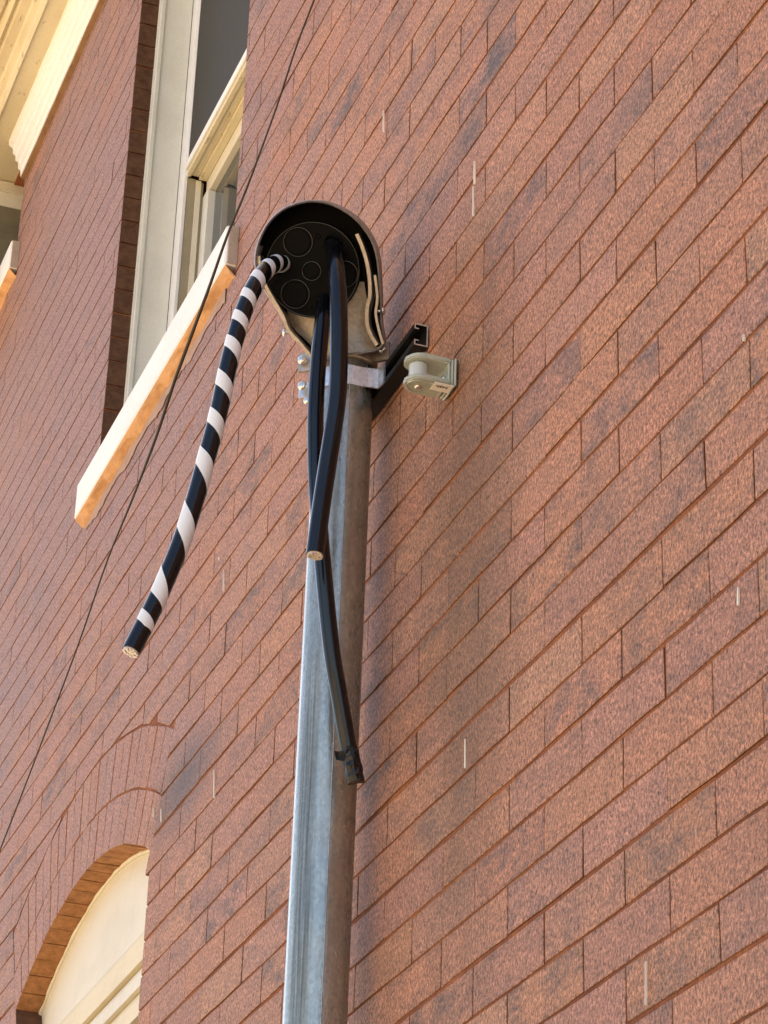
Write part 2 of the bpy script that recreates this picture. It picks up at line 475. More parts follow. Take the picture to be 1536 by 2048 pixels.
# brick shapes -----------------------------------------------------------
def brick_poly(bm, pts, depth, rnd, wob=0.0011, cham=0.0009, y0=0.0, tint_layer=None, tint=None, edge_n=4, ym=None):
    """prism with a chamfered, slightly uneven front; pts anticlockwise seen from outside (X right, Z up)"""
    n = len(pts)
    ring = []
    for i in range(n):
        a, b = Vector(pts[i]), Vector(pts[(i + 1) % n])
        L = (b - a).length
        k = max(1, int(round(L / 0.05))) if edge_n else 1
        for j in range(k):
            p = a.lerp(b, j / k)
            ring.append(p)
    cx = sum((p.x for p in ring)) / len(ring); cz = sum((p.y for p in ring)) / len(ring)
    c = Vector((cx, cz))
    tx, tz = rnd.uniform(-0.0022, 0.0022), rnd.uniform(-0.006, 0.006)
    off = rnd.uniform(-0.0004, 0.0004)
    outer, inner, back = [], [], []
    for p in ring:
        d = (c - p); d.normalize()
        pj = p + Vector((rnd.uniform(-wob, wob), rnd.uniform(-wob, wob)))
        pin = pj + Vector((math.copysign(cham, c.x - p.x), math.copysign(cham, c.y - p.y)))
        yf = y0 + off + (pj.x - cx) * tx + (pj.y - cz) * tz
        inner.append(bm.verts.new((pin.x, yf, pin.y)))
        outer.append(bm.verts.new((pj.x, yf + cham, pj.y)))
        back.append(bm.verts.new((pj.x, y0 + depth, pj.y)))
    m = len(ring); fs = [bm.faces.new(inner)]
    for k in range(m):
        k2 = (k + 1) % m
        fs.append(bm.faces.new((inner[k2], inner[k], outer[k], outer[k2])))
        sf = bm.faces.new((outer[k2], outer[k], back[k], back[k2])); sf.material_index = 1; fs.append(sf)
    if tint_layer is not None:
        for f in fs:
            for l in f.loops: l[tint_layer] = tint
    return fs

def clip(poly, a, b, c_):
    """keep a*x + b*z >= c"""
    out = []
    for i in range(len(poly)):
        p, q_ = poly[i], poly[(i + 1) % len(poly)]
        dp, dq = a * p[0] + b * p[1] - c_, a * q_[0] + b * q_[1] - c_
        if dp >= 0: out.append(p)
        if (dp >= 0) != (dq >= 0):
            t = dp / (dp - dq); out.append((p[0] + (q_[0] - p[0]) * t, p[1] + (q_[1] - p[1]) * t))
    return out

TINTS = [(0.362, 0.177, 0.112), (0.378, 0.186, 0.114), (0.336, 0.167, 0.118), (0.392, 0.184, 0.102), (0.346, 0.178, 0.130),
         (0.376, 0.172, 0.096), (0.318, 0.160, 0.114), (0.392, 0.206, 0.122), (0.362, 0.163, 0.094), (0.340, 0.172, 0.128)]
def tint(rnd):
    t = rnd.choice(TINTS); k = rnd.uniform(0.95, 1.05)
    t = [0.45 * a_ + 0.55 * b_ for a_, b_ in zip((0.378, 0.180, 0.098), t)]
    r = rnd.random()
    fl = 0.25 if r < 0.5 else (0.55 if r < 0.80 else (0.85 if r < 0.95 else 1.1))
    return (t[0] * k, t[1] * k * rnd.uniform(0.98, 1.02), t[2] * k * rnd.uniform(0.97, 1.03), fl * rnd.uniform(0.7, 1.0))

rnd = random.Random(11)
full_variants = []
for k in range(10):
    bm = bmesh.new()
    r2 = random.Random(100 + k)
    hx, hz = HB - HEADJ / 2, (CH - BEDJ) / 2
    brick_poly(bm, [(-hx, -hz), (hx, -hz), (hx, hz), (-hx, hz)], 0.06, r2)
    me = bpy.data.meshes.new('brick'); bm.normal_update(); bm.to_mesh(me); bm.free(); me.materials.append(M_BRICK); me.materials.append(M_SIDE)
    full_variants.append(me)

def px(pt):
    v = Vector(pt) - CAM
    z = v.dot(R2)
    return 768 + FPX * v.dot(R0) / z, 1024 + FPX * v.dot(R1) / z, FPX / z

def course_rects(v):
    """bricks of the course whose bed line is v: list of (x0, x1)"""
    zb = -v * CH; zt = zb + CH
    spans = [(WX0, WX1)]
    def cut(sp, a, b):
        out = []
        for s0, s1 in sp:
            if b <= s0 or a >= s1: out.append((s0, s1)); continue
            if a > s0: out.append((s0, a))
            if b < s1: out.append((b, s1))
        return out
    zc = (zb + zt) / 2
    if W1[2] < zc < W1[3]: spans = cut(spans, W1[0], W1[1])
    if W3[2] < zc < WZ1 + 0.1: spans = cut(spans, W3[0], W3[1])
    if zc < A_SPR - 0.02: spans = cut(spans, AL, AR_X)
    out = []
    for s0, s1 in spans:
        u0 = math.floor(s0 / HB) - 1
        if (u0 - v) % 2: u0 -= 1
        xs = []
        u = u0
        while u * HB < s1 + 2.02 * HB:
            xs.append(u * HB); u += 2
        for a, b in zip(xs, xs[1:]):
            a2, b2 = max(a, s0), min(b, s1)
            if b2 - a2 > 0.018:
                # a joint too near an opening's edge would leave a sliver: take it into the neighbour
                out.append([a2, b2, a2 == s0 and a < s0, b2 == s1 and b > s1])
    return zb, zt, out

pieces = []       # (poly or None, centre, tint, screen size)
for v in range(-int(WZ1 / CH), int(-WZ0 / CH) + 1):
    zb, zt, rects = course_rects(v)
    ztop = min(zt, WZ1)
    r3 = random.Random(v * 77 + 5)
    dz = r3.uniform(-0.0012, 0.0012)
    for a, b, ca, cb in rects:
        j = r3.uniform(-0.0008, 0.0008)
        full = (not ca) and (not cb) and (b - a) > 2 * HB - 0.003
        x0 = a + (0 if ca else HEADJ / 2) + (0 if ca else j); x1 = b - (0 if cb else HEADJ / 2) + (0 if cb else j)
        z0, z1 = zb + BEDJ / 2 + dz, min(zt, WZ1) - BEDJ / 2 + dz
        cx, cz = (x0 + x1) / 2, (z0 + z1) / 2
        poly = [(x0, z0), (x1, z0), (x1, z1), (x0, z1)]
        # keep clear of the arch rings
        dist = math.hypot(cx - AX, cz - AZ)
        arch_zone = AZ < cz and abs(math.atan2(cx - AX, cz - AZ)) < TH_ + 0.16 and dist < AR2 + 0.16 and cz > A_SPR - 0.10
        if arch_zone:
            full = False
            near = []
            ang = math.atan2(cx - AX, cz - AZ)
            t_ = TH_ * 0.985; sgn = 1 if ang > 0 else -1
            a1 = max(-t_, min(t_, ang)); n_ = (math.sin(a1), math.cos(a1))
            o1 = clip(poly, n_[0], n_[1], n_[0] * AX + n_[1] * AZ + AR2 + 0.003)
            nx_, nz_ = sgn * math.cos(t_), -math.sin(t_)
            o2 = clip(poly, nx_, nz_, nx_ * AX + nz_ * AZ + 0.002)
            area = lambda p_: abs(sum(p_[i][0] * p_[(i + 1) % len(p_)][1] - p_[(i + 1) % len(p_)][0] * p_[i][1] for i in range(len(p_)))) / 2 if len(p_) > 2 else 0
            poly = o1 if area(o1) > area(o2) else o2
            if len(poly) < 3: continue
            ar = abs(sum(poly[i][0] * poly[(i + 1) % len(poly)][1] - poly[(i + 1) % len(poly)][0] * poly[i][1] for i in range(len(poly)))) / 2
            if ar < 0.0004: continue
        X, Y, s = px((cx, 0, cz))
        inside = -60 < X < 1600 and -60 < Y < 2110
        pieces.append(dict(poly=None if full else poly, c=(cx, cz), t=tint(r3), s=s if inside else -1, j=(cx, cz)))
pieces.sort(key=lambda d: -d['s'])
near, far = pieces[:300], pieces[300:]
for d in near:
    if d['poly'] is None:
        o = bpy.data.objects.new('brick', random.Random(int(d['c'][0] * 9999)).choice(full_variants))
        col.objects.link(o)
        o.location = (d['c'][0], 0, d['c'][1] - GZ)
        if rnd.random() < 0.5: o.rotation_euler = (0, math.pi, 0)
    else:
        bm = bmesh.new()
        cx, cz = d['c']
        brick_poly(bm, [(x - cx, z - cz) for x, z in d['poly']], 0.06, rnd)
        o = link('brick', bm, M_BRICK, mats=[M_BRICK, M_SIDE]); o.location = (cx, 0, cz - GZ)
    o.parent = house
    o.color = d['t']
bm = bmesh.new()
lay = bm.loops.layers.color.new('tint') if False else bm.loops.layers.float_color.new('tint')
r4 = random.Random(3)
for d in far:
    cx, cz = d['c']
    if d['poly'] is None:
        hx, hz = HB - HEADJ / 2, (CH - BEDJ) / 2
        pl = [(cx - hx, cz - hz), (cx + hx, cz - hz), (cx + hx, cz + hz), (cx - hx, cz + hz)]
    else: pl = d['poly']
    brick_poly(bm, pl, 0.06, r4, tint_layer=lay, tint=d['t'])
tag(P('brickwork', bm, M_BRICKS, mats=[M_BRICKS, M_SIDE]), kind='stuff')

# two rings of bricks on edge over the arched opening
r5 = random.Random(21)
for ra, rb, n in ((AR, AR1, 19), (AR1, AR2, 20)):
    t_ = TH_ * (1.0 if ra == AR else 0.985)
    for k in range(n):
        a0 = -t_ + 2 * t_ * k / n + 0.0019; a1 = -t_ + 2 * t_ * (k + 1) / n - 0.0019
        g0 = 0.0 if ra == AR else 0.0035
        pl = [(AX + (ra + g0) * math.sin(a0), AZ + (ra + g0) * math.cos(a0)), (AX + (ra + g0) * math.sin(a1), AZ + (ra + g0) * math.cos(a1)),
              (AX + (rb - 0.001) * math.sin(a1), AZ + (rb - 0.001) * math.cos(a1)), (AX + (rb - 0.001) * math.sin(a0), AZ + (rb - 0.001) * math.cos(a0))]
        bm = bmesh.new()
        cx = sum(p_[0] for p_ in pl) / 4; cz = sum(p_[1] for p_ in pl) / 4
        brick_poly(bm, [(x - cx, z - cz) for x, z in pl], 0.056, r5, wob=0.0012)
        o = link('arch_brick', bm, M_BRICK, mats=[M_BRICK, M_ASIDE]); o.location = (cx, 0, cz - GZ); o.parent = house
        t = tint(r5); o.color = (t[0], t[1], t[2], t[3] * 0.4)

# ------------------------------------------------------------------ main sash window
win = P('sash_window', bmesh.new(), M_JAMB)
def WP(name, bm, m, par=win, **k):
    o = link(name, bm, m, par, **k); return o
JY0, JY1 = 0.048, 0.132
bm = bmesh.new()
# box frame: caulk bead, jambs and head
box(bm, (W1[0] - 0.004, 0.046, 1.80), (W1[0] + 0.006, JY1, 3.52), 0.001)
box(bm, (W1[1] - 0.006, 0.046, 1.80), (W1[1] + 0.004, JY1, 3.52), 0.001)
box(bm, (W1[0] - 0.004, 0.0465, 3.46), (W1[1] + 0.004, JY1 - 0.001, 3.519))
box(bm, (W1[0] + 0.006, 0.050, 1.80), (W1[0] + 0.013, 0.062, 3.46), 0.002)
win.data.materials.clear(); win.data.materials.append(M_JAMB); bm.to_mesh(win.data); bm.free()
# white outer stop
bm = bmesh.new()
box(bm, (W1[0] + 0.002, 0.1335, 1.80), (W1[0] + 0.052, 0.143, 3.46), 0.0015)
WP('stop_strip', bm, M_TRIM)
bm = bmesh.new()
box(bm, (W1[1] - 0.052, 0.1335, 1.80), (W1[1] - 0.002, 0.143, 3.46), 0.0015)
WP('stop_strip', bm, M_TRIM)
bm = bmesh.new()
box(bm, (W1[0] + 0.053, 0.1365, 2.7), (W1[0] + 0.060, 0.144, 3.45), 0.001)
WP('screen_bead', bm, M_TRIM)
bm = bmesh.new()
box(bm, (W1[0] + 0.060, 0.139, 2.737), (W1[1] - 0.055, 0.145, 3.45))
WP('dark_pane', bm, M_SCREEN)
# meeting rail of the raised outer sash: white face, cream underside
bm = bmesh.new()
box(bm, (W1[0] + 0.053, 0.1325, 2.716), (W1[1] - 0.053, 0.138, 2.736), 0.001)
WP('rail_face', bm, M_TRIM)
bm = bmesh.new()
box(bm, (W1[0] + 0.053, 0.1384, 2.703), (W1[1] - 0.053, 0.1500, 2.7365), 0.001)
box(bm, (W1[0] + 0.053, 0.1502, 2.708), (W1[1] - 0.053, 0.1700, 2.7364), 0.001)
box(bm, (W1[0] + 0.053, 0.1702, 2.700), (W1[1] - 0.053, 0.1900, 2.7363), 0.0015)
WP('meeting_rail', bm, M_CORN)
bm = bmesh.new()
box(bm, (W1[0] + 0.053, 0.1905, 2.66), (W1[1] - 0.053, 0.2150, 2.7360), 0.0015)
WP('sash_rail', bm, M_CREAM)
# sash run below it
bm = bmesh.new()
box(bm, (W1[0] + 0.004, 0.1435, 1.80), (W1[0] + 0.050, 0.1640, 2.702))
WP('sash_channel', bm, M_SASHIN)
bm = bmesh.new()
box(bm, (W1[0] + 0.004, 0.1645, 1.80), (W1[0] + 0.053, 0.1780, 2.699), 0.001)
WP('parting_bead', bm, M_CREAM)
bm = bmesh.new()
box(bm, (W1[0] + 0.004, 0.1790, 1.80), (W1[0] + 0.046, 0.1850, 2.699), 0.0)
WP('bead_gap', bm, M_SASHIN)
bm = bmesh.new()
box(bm, (W1[0] + 0.004, 0.1855, 1.80), (W1[0] + 0.085, 0.2150, 2.659), 0.003)
WP('sash_stile', bm, M_JAMB)
bm = bmesh.new()
box(bm, (W1[1] - 0.085, 0.1855, 1.80), (W1[1] - 0.004, 0.2150, 2.659), 0.003)
WP('sash_stile', bm, M_JAMB)
bm = bmesh.new()
box(bm, (W1[0] + 0.0855, 0.206, 1.80), (W1[1] - 0.0855, 0.210, 2.659))
WP('lower_pane', bm, M_GLASS)
bm = bmesh.new()
box(bm, (W1[0] + 0.16, 0.26, 1.80), (W1[1] - 0.10, 0.262, 2.65))
WP('window_blind', bm, M_CREAM)

def sill(parent, x0, x1, z0, z1, prot, seed):
    r = random.Random(seed)
    bm = bmesh.new()
    # painted front
    box(bm, (x0, -prot, z0 + 0.004), (x1, 0.14, z1), 0.003)
    f = link('window_sill', bm, M_STONE, parent)
    # broken rough underside edge
    bm = bmesh.new()
    n = 46
    A, B, C_, D = [], [], [], []
    for k in range(n + 1):
        x = x0 + 0.002 + (x1 - x0 - 0.004) * k / n
        dz_ = r.uniform(0.0, 0.007) + 0.004 * math.sin(k * 0.7)
        A.append(bm.verts.new((x, -prot + 0.002, z0 + 0.0035)))
        B.append(bm.verts.new((x, -prot + 0.004 + r.uniform(0, 0.003), z0 - 0.002 + r.uniform(-0.001, 0.001))))
        C_.append(bm.verts.new((x, -prot * 0.35 + r.uniform(-0.003, 0.003), z0 - 0.006 - dz_)))
        D.append(bm.verts.new((x, 0.004, z0 - 0.012 - dz_ * 1.2)))
    for rr, ss in ((A, B), (B, C_), (C_, D)):
        for k in range(n): bm.faces.new((rr[k], ss[k], ss[k + 1], rr[k + 1]))
    bm.faces.new((A[0], D[0], C_[0], B[0])); bm.faces.new((A[-1], B[-1], C_[-1], D[-1]))
    link('sill_underside', bm, M_ROUGHST, parent)
    bm = bmesh.new()
    box(bm, (x1 + 0.0005, -prot + 0.004, z0 + 0.006), (x1 + 0.004, 0.0, z1 - 0.002), 0.001)
    link('sill_end', bm, M_STONEEND, parent)
sill(win, -2.748, -1.602, 1.790, 1.885, 0.024, 5)
bm = bmesh.new()
r6 = random.Random(9)
n = 60
top, bot = [], []
for k in range(n + 1):
    x = -2.72 + 1.06 * k / n
    d = 0.012 + 0.012 * math.sin(k * 0.23) ** 2 + r6.uniform(0, 0.008)
    top.append(bm.verts.new((x, -0.0026, 1.786))); bot.append(bm.verts.new((x, -0.0022, 1.772 - d)))
for k in range(n): bm.faces.new((top[k], bot[k], bot[k + 1], top[k + 1]))
P('mortar_smear', bm, M_SMEAR)

# ------------------------------------------------------------------ far window under the eave
w3 = P('far_window', bmesh.new(), M_CREAM)
bm = bmesh.new()
box(bm, (-4.62, -0.34, 3.605), (-4.215, 0.10, 3.697), 0.002)
bm.to_mesh(w3.data); bm.free()
bm = bmesh.new()
box(bm, (-4.62, -0.336, 3.22), (-4.2145, 0.098, 3.6035), 0.001)
link('weathered_panel', bm, M_DIRTY, w3)
bm = bmesh.new()
extrude_profile(bm, [(-0.345, 3.655), (-0.345, 3.66), (0.10, 3.66), (0.10, 3.655)], -4.2145, -4.209)
bmesh.ops.recalc_face_normals(bm, faces=bm.faces)
link('trim_strip', bm, M_CREAM, w3)
sill(w3, -5.12, -3.985, 3.235, 3.335, 0.026, 8)

# ------------------------------------------------------------------ arched window
aw = P('arched_window', bmesh.new(), M_CREAM)
bm = bmesh.new()
arc = [(AX + (AR - 0.004) * math.sin(t), AZ + (AR - 0.004) * math.cos(t)) for t in [-TH_ + 2 * TH_ * k / 24 for k in range(25)]]
pts = [(AR_X - 0.002, 0.628), (AR_X - 0.002, arc[-1][1])] + arc[::-1] + [(AL + 0.002, 0.628)]
fr = [bm.verts.new((x, 0.058, z)) for x, z in pts]; bk = [bm.verts.new((x, 0.09, z)) for x, z in pts]
bm.faces.new(fr)
for k in range(len(pts)): bm.faces.new((fr[(k + 1) % len(pts)], fr[k], bk[k], bk[(k + 1) % len(pts)]))
bmesh.ops.recalc_face_normals(bm, faces=bm.faces)
bm.to_mesh(aw.data); bm.free()
# caulk line along the arch
bm = bmesh.new()
path = [Vector((AX + (AR - 0.003) * math.sin(t), 0.0565, AZ + (AR - 0.003) * math.cos(t))) for t in [-TH_ + 2 * TH_ * k / 60 for k in range(61)]]
rc = random.Random(2)
tube(bm, path, [0.0045 + rc.uniform(-0.0012, 0.0018) for _ in path], 6)
link('caulk_bead', bm, M_CREAM, aw)
M_CR2 = paint_mat('yellowed_cream_paint', (0.72, 0.64, 0.43), (0.40, 0.30, 0.16), 0.3)
for nm, z0, z1, y0, m_ in (('head_board', 0.564, 0.627, 0.052, M_CR2), ('frame_head', 0.521, 0.5595, 0.058, M_CREAM), ('sash_head', 0.470, 0.518, 0.064, M_CR2)):
    bm = bmesh.new()
    prof = [(y0, z0), (y0, z1 - 0.012), (y0 + 0.004, z1), (0.1, z1), (0.1, z0)]
    extrude_profile(bm, prof, AL + 0.002, AR_X - 0.002)
    bmesh.ops.recalc_face_normals(bm, faces=bm.faces)
    link(nm, bm, m_, aw)
bm = bmesh.new()
box(bm, (AL + 0.002, 0.085, -1.3), (AR_X - 0.002, 0.09, 0.4695))
link('pane', bm, M_GLASS, aw)
bm = bmesh.new()
box(bm, (AL + 0.0015, 0.062, -1.3), (AL + 0.05, 0.084, 0.4690), 0.002)
link('side_stile', bm, M_CREAM, aw)
bm = bmesh.new()
box(bm, (AR_X - 0.05, 0.062, -1.3), (AR_X - 0.0015, 0.084, 0.4690), 0.002)
link('side_stile', bm, M_CREAM, aw)

# ------------------------------------------------------------------ eave cornice
crn = P('eave_cornice', bmesh.new(), M_CORN)
EX0, EX1 = -7.5, 5.0
prof = [(-0.062, 3.700), (-0.118, 3.703), (-0.120, 3.694), (-0.128, 3.700), (-0.132, 3.722), (-0.146, 3.728), (-0.150, 3.742), (-0.176, 3.746),
        (-0.182, 3.760), (-0.192, 3.752), (-0.198, 3.764), (-0.206, 3.778), (-0.214, 3.770), (-0.270, 3.776), (-0.276, 3.80), (-0.32, 3.83), (-0.33, 3.90), (-0.40, 3.95), (-0.40, 4.02), (0.02, 4.02), (0.02, 3.700)]
bm = bmesh.new(); extrude_profile(bm, prof, EX0, EX1, nx=120, jig=0.0006, rnd=random.Random(4)); bmesh.ops.recalc_face_normals(bm, faces=bm.faces)
bm.to_mesh(crn.data); bm.free()
prof = [(0.002, 3.582), (-0.018, 3.582), (-0.019, 3.604), (-0.027, 3.607), (-0.028, 3.630), (-0.038, 3.634), (-0.039, 3.652), (-0.048, 3.657), (-0.049, 3.676), (-0.063, 3.684), (-0.065, 3.6995), (0.002, 3.6995)]
bm = bmesh.new(); extrude_profile(bm, prof, -4.012, EX1, nx=160, jig=0.0007, rnd=random.Random(6)); bmesh.ops.recalc_face_normals(bm, faces=bm.faces)
link('bed_moulding', bm, M_WHITE, crn)
bm = bmesh.new(); extrude_profile(bm, [(0.0025, 3.5740), (-0.0155, 3.5745), (-0.0160, 3.5815), (0.0025, 3.5815)], -4.010, EX1, nx=200, jig=0.0010, rnd=random.Random(16)); bmesh.ops.recalc_face_normals(bm, faces=bm.faces)
link('wood_edge', bm, M_WOODEDGE, crn)

# white runs of paint on the bricks
for x, y, L, wd in ((766, 220, 44, 1.6), (948, 322, 46, 2.6), (945, 372, 60, 1.4), (446, 1140, 42, 1.2), (437, 1115, 5, 3), (929, 1478, 58, 2.0), (1475, 1174, 36, 3.2),
                    (306, 1615, 20, 1.4), (321, 1618, 26, 1.8), (427, 1540, 56, 1.8), (1290, 1922, 88, 1.1), (1486, 668, 14, 2)):
    a = unproject(x, y, Y=-0.0022); b = unproject(x, y + L, Y=-0.0022)
    s = px(a)[2]; hw = wd / s * 0.75
    bm = bmesh.new()
    pr = [(a.x - hw * .3, a.z), (a.x + hw * .3, a.z), (b.x + hw, b.z + hw * 2), (b.x + hw * .6, b.z), (b.x - hw * .6, b.z), (b.x - hw, b.z + hw * 2)]
    fr = [bm.verts.new((p_[0], -0.0024, p_[1])) for p_ in pr]; bk = [bm.verts.new((p_[0], 0.0005, p_[1])) for p_ in pr]
    bm.faces.new(fr)
    for k in range(6): bm.faces.new((fr[(k + 1) % 6], fr[k], bk[k], bk[(k + 1) % 6]))
    bmesh.ops.recalc_face_normals(bm, faces=bm.faces)
    P('paint_run', bm, M_STREAK)

# ------------------------------------------------------------------ service mast
PT = Vector((-0.7175, -0.0645, 1.045)); PB = Vector((-0.7175 - 0.013 * 3.7 / 1.0 * 0.6, -0.0645, GZ))
PRAD = 0.0435
mast = empty('service_mast', (PB.x, PB.y, GZ), 'tall galvanised steel pipe standing upright in front of the brick wall', 'pipe')
def local(o, par): o.parent = par; o.location = Vector(o.location) - par.location; return o
bm = bmesh.new()
N = 72
L = (PT - PB).length
seg = 40
rings = []
for k in range(seg + 1):
    p = PB.lerp(PT, k / seg)
    rings.append([bm.verts.new(p + Vector((math.cos(a), math.sin(a), 0)) * (PRAD + (0.0007 if abs(j - 55) < 1 else 0))) for j, a in enumerate([2 * math.pi * j / N for j in range(N)])])
for A, B in zip(rings, rings[1:]):
    for k in range(N): bm.faces.new((A[k], A[(k + 1) % N], B[(k + 1) % N], B[k]))
bm.faces.new(rings[-1])
local(link('pipe', bm, M_GALV, None, smooth=True), mast)
bm = bmesh.new()
a = math.radians(-8)
d = Vector((math.cos(a), math.sin(a), 0))
path = [PB.lerp(PT, k / 60) + d * (PRAD - 0.0002) for k in range(61)]
tube(bm, path, 0.0011, 6)
local(link('weld_seam', bm, M_GALV, None, smooth=True), mast)

# ------------------------------------------------------------------ strut channel on the wall
strut = empty('strut_channel', (-0.70, 0, 1.016), 'black open steel strut channel bolted flat on the bricks behind the top of the pipe', 'bracket')
SW, SD, ST = 0.037, 0.0215, 0.0022
z0, z1 = 1.016 - SW / 2, 1.016 + SW / 2
prof = [(0.0, z0), (-SD, z0), (-SD, z0 + 0.0095), (-SD + 0.007, z0 + 0.0095), (-SD + 0.007, z0 + 0.0075), (-SD + ST, z0 + 0.0075), (-SD + ST, z0 + ST), (-ST, z0 + ST),
        (-ST, z1 - ST), (-SD + ST, z1 - ST), (-SD + ST, z1 - 0.0075), (-SD + 0.007, z1 - 0.0075), (-SD + 0.007, z1 - 0.0095), (-SD, z1 - 0.0095), (-SD, z1), (0.0, z1)]
prof = [(y - 0.0026, z) for y, z in prof]
bm = bmesh.new(); extrude_profile(bm, prof, -0.90, -0.530); bmesh.ops.recalc_face_normals(bm, faces=bm.faces)
local(link('channel', bm, M_STRUT), strut)
bm = bmesh.new()
for pr in (prof,):
    n = len(pr)
    v_ = [bm.verts.new((-0.5297, y, z)) for y, z in pr]; bm.faces.new(v_)
ob = local(link('cut_edge', bm, M_ALU), strut)
for bx in (-0.585, -0.86):
    bm = bmesh.new(); cyl(bm, (bx, -0.0048, 1.016), (bx, -0.0115, 1.016), 0.008, 6); local(link('bolt', bm, M_SCREW), strut)

# ------------------------------------------------------------------ pipe strap
strap = empty('pipe_strap', (PT.x, PT.y, 1.01), 'shiny zinc strap band around the top of the pipe holding it to the black channel', 'clamp')
bm = bmesh.new()
zc = 1.016; hw = 0.0165
outl = []
r_ = PRAD + 0.0008
outl.append(Vector((PT.x + r_ + 0.022, -0.0265, 0)))
outl.append(Vector((PT.x + r_ + 0.004, -0.0285, 0)))
outl.append(Vector((PT.x + r_ - 0.0005, -0.052, 0)))
for k in range(15):
    a = math.radians(-8 - 164 * k / 14)
    outl.append(Vector((PT.x + r_ * math.cos(a), PT.y + r_ * math.sin(a), 0)))
outl.append(Vector((PT.x - r_ + 0.0005, -0.052, 0)))
outl.append(Vector((PT.x - r_ - 0.004, -0.0285, 0)))
outl.append(Vector((PT.x - r_ - 0.022, -0.0265, 0)))
def ribbon(bm, pts, z0, z1, th):
    n = len(pts); N_ = []
    for i in range(n):
        t = (pts[min(i + 1, n - 1)] - pts[max(i - 1, 0)]); t.z = 0; t.normalize(); N_.append(Vector((t.y, -t.x, 0)))
    qs = []
    for i in range(n):
        z0_, z1_ = (z0, z1) if not callable(z0) else (z0(i), z1(i))
        qs.append([bm.verts.new((pts[i].x + N_[i].x * o_, pts[i].y + N_[i].y * o_, z_)) for o_, z_ in ((0, z0_), (0, z1_), (th, z1_), (th, z0_))])
    for A, B in zip(qs, qs[1:]):
        for k in range(4): bm.faces.new((A[k], A[(k + 1) % 4], B[(k + 1) % 4], B[k]))
    bm.faces.new(qs[0]); bm.faces.new(list(reversed(qs[-1])))
    bmesh.ops.recalc_face_normals(bm, faces=bm.faces)
ribbon(bm, outl, zc - hw, zc + hw, 0.0035)
ob = local(link('band', bm, M_STRAP), strap); auto_smooth(ob, 40)

# ------------------------------------------------------------------ weatherhead
def vdir(az, el=0): return Vector((math.cos(math.radians(az)) * math.cos(math.radians(el)), math.sin(math.radians(az)) * math.cos(math.radians(el)), math.sin(math.radians(el))))
DC = unproject(625, 539, X=-0.632)          # centre of the insulating disc
NRM = vdir(-27, -34)
EX = Vector((0, 0, 1)).cross(NRM).normalized()   # right in the face
EY = NRM.cross(EX).normalized()                  # up in the face
head = empty('weatherhead', tuple(DC), 'cast metal weatherhead hood with round black cable disc clamped on top of the pipe', 'cable hood')
MPP = 1.0 / (3.2 * px(DC)[2])
def fp(x, y, n=0.0):
    return DC + EX * ((x - 465) * MPP) - EY * ((y - 510) * MPP) + NRM * n
def HP(name, bm, m, **k): return local(link(name, bm, m, None, **k), head)
outline = [(112, 545), (100, 450), (115, 365), (150, 280), (208, 192), (290, 122), (388, 82), (490, 68), (592, 84), (692, 130), (780, 200), (848, 288), (888, 380), (905, 480), (908, 620), (907, 760),
           (903, 880), (915, 985), (870, 1040), (760, 1060), (600, 1075), (460, 1090), (385, 1010), (310, 930), (252, 810), (190, 700), (140, 610)]
_o = []
for _i in range(len(outline)):
    a_, b_, c_, d_ = [Vector(outline[(_i + k_ - 1) % len(outline)]) for k_ in range(4)]
    for t_ in (0.0, 0.34, 0.67):
        _o.append(tuple(0.5 * ((2 * b_) + (c_ - a_) * t_ + (2 * a_ - 5 * b_ + 4 * c_ - d_) * t_ * t_ + (3 * b_ - a_ - 3 * c_ + d_) * t_ ** 3)))
outline = _o
topness = [max(0.0, min(1.0, (760 - y) / 500)) for x, y in outline]
# outer shell: front lip, side, back dome; with an inner skin so that it is a real casting
def shell():
    bm = bmesh.new()
    cx, cy = 520, 560
    def ring(scale, nfun, ins=0.0, shift=0.0):
        out = []
        for (x, y), tp in zip(outline, topness):
            dx, dy = x - cx, y - cy
            L_ = math.hypot(dx, dy)
            k = scale * (L_ - ins) / L_
            out.append(bm.verts.new(fp(cx + dx * k, cy + dy * k + shift, nfun(tp))))
        return out
    R_ = [ring(1, lambda t: -0.030, 22), ring(1, lambda t: 0.004 + 0.020 * t, 18), ring(1, lambda t: 0.006 + 0.021 * t, 8), ring(1, lambda t: 0.004 + 0.019 * t, 0), ring(1.0, lambda t: -0.012, 0), ring(0.97, lambda t: -0.035, 0), ring(0.86, lambda t: -0.060, 0, 30),
          ring(0.66, lambda t: -0.080, 0, 70), ring(0.36, lambda t: -0.092, 0, 110)]
    n = len(outline)
    for ri, (A, B) in enumerate(zip(R_, R_[1:])):
        for k in range(n):
            f_ = bm.faces.new((A[k], A[(k + 1) % n], B[(k + 1) % n], B[k]))
            if ri == 0 and 6 < k < 51: f_.material_index = 1
    bm.faces.new(R_[0]).material_index = 1; bm.faces.new(list(reversed(R_[-1])))
    bmesh.ops.recalc_face_normals(bm, faces=bm.faces)
    return bm
ob = HP('hood', shell(), M_HOOD, mats=[M_HOOD, M_BLACKD]); auto_smooth(ob, 50)
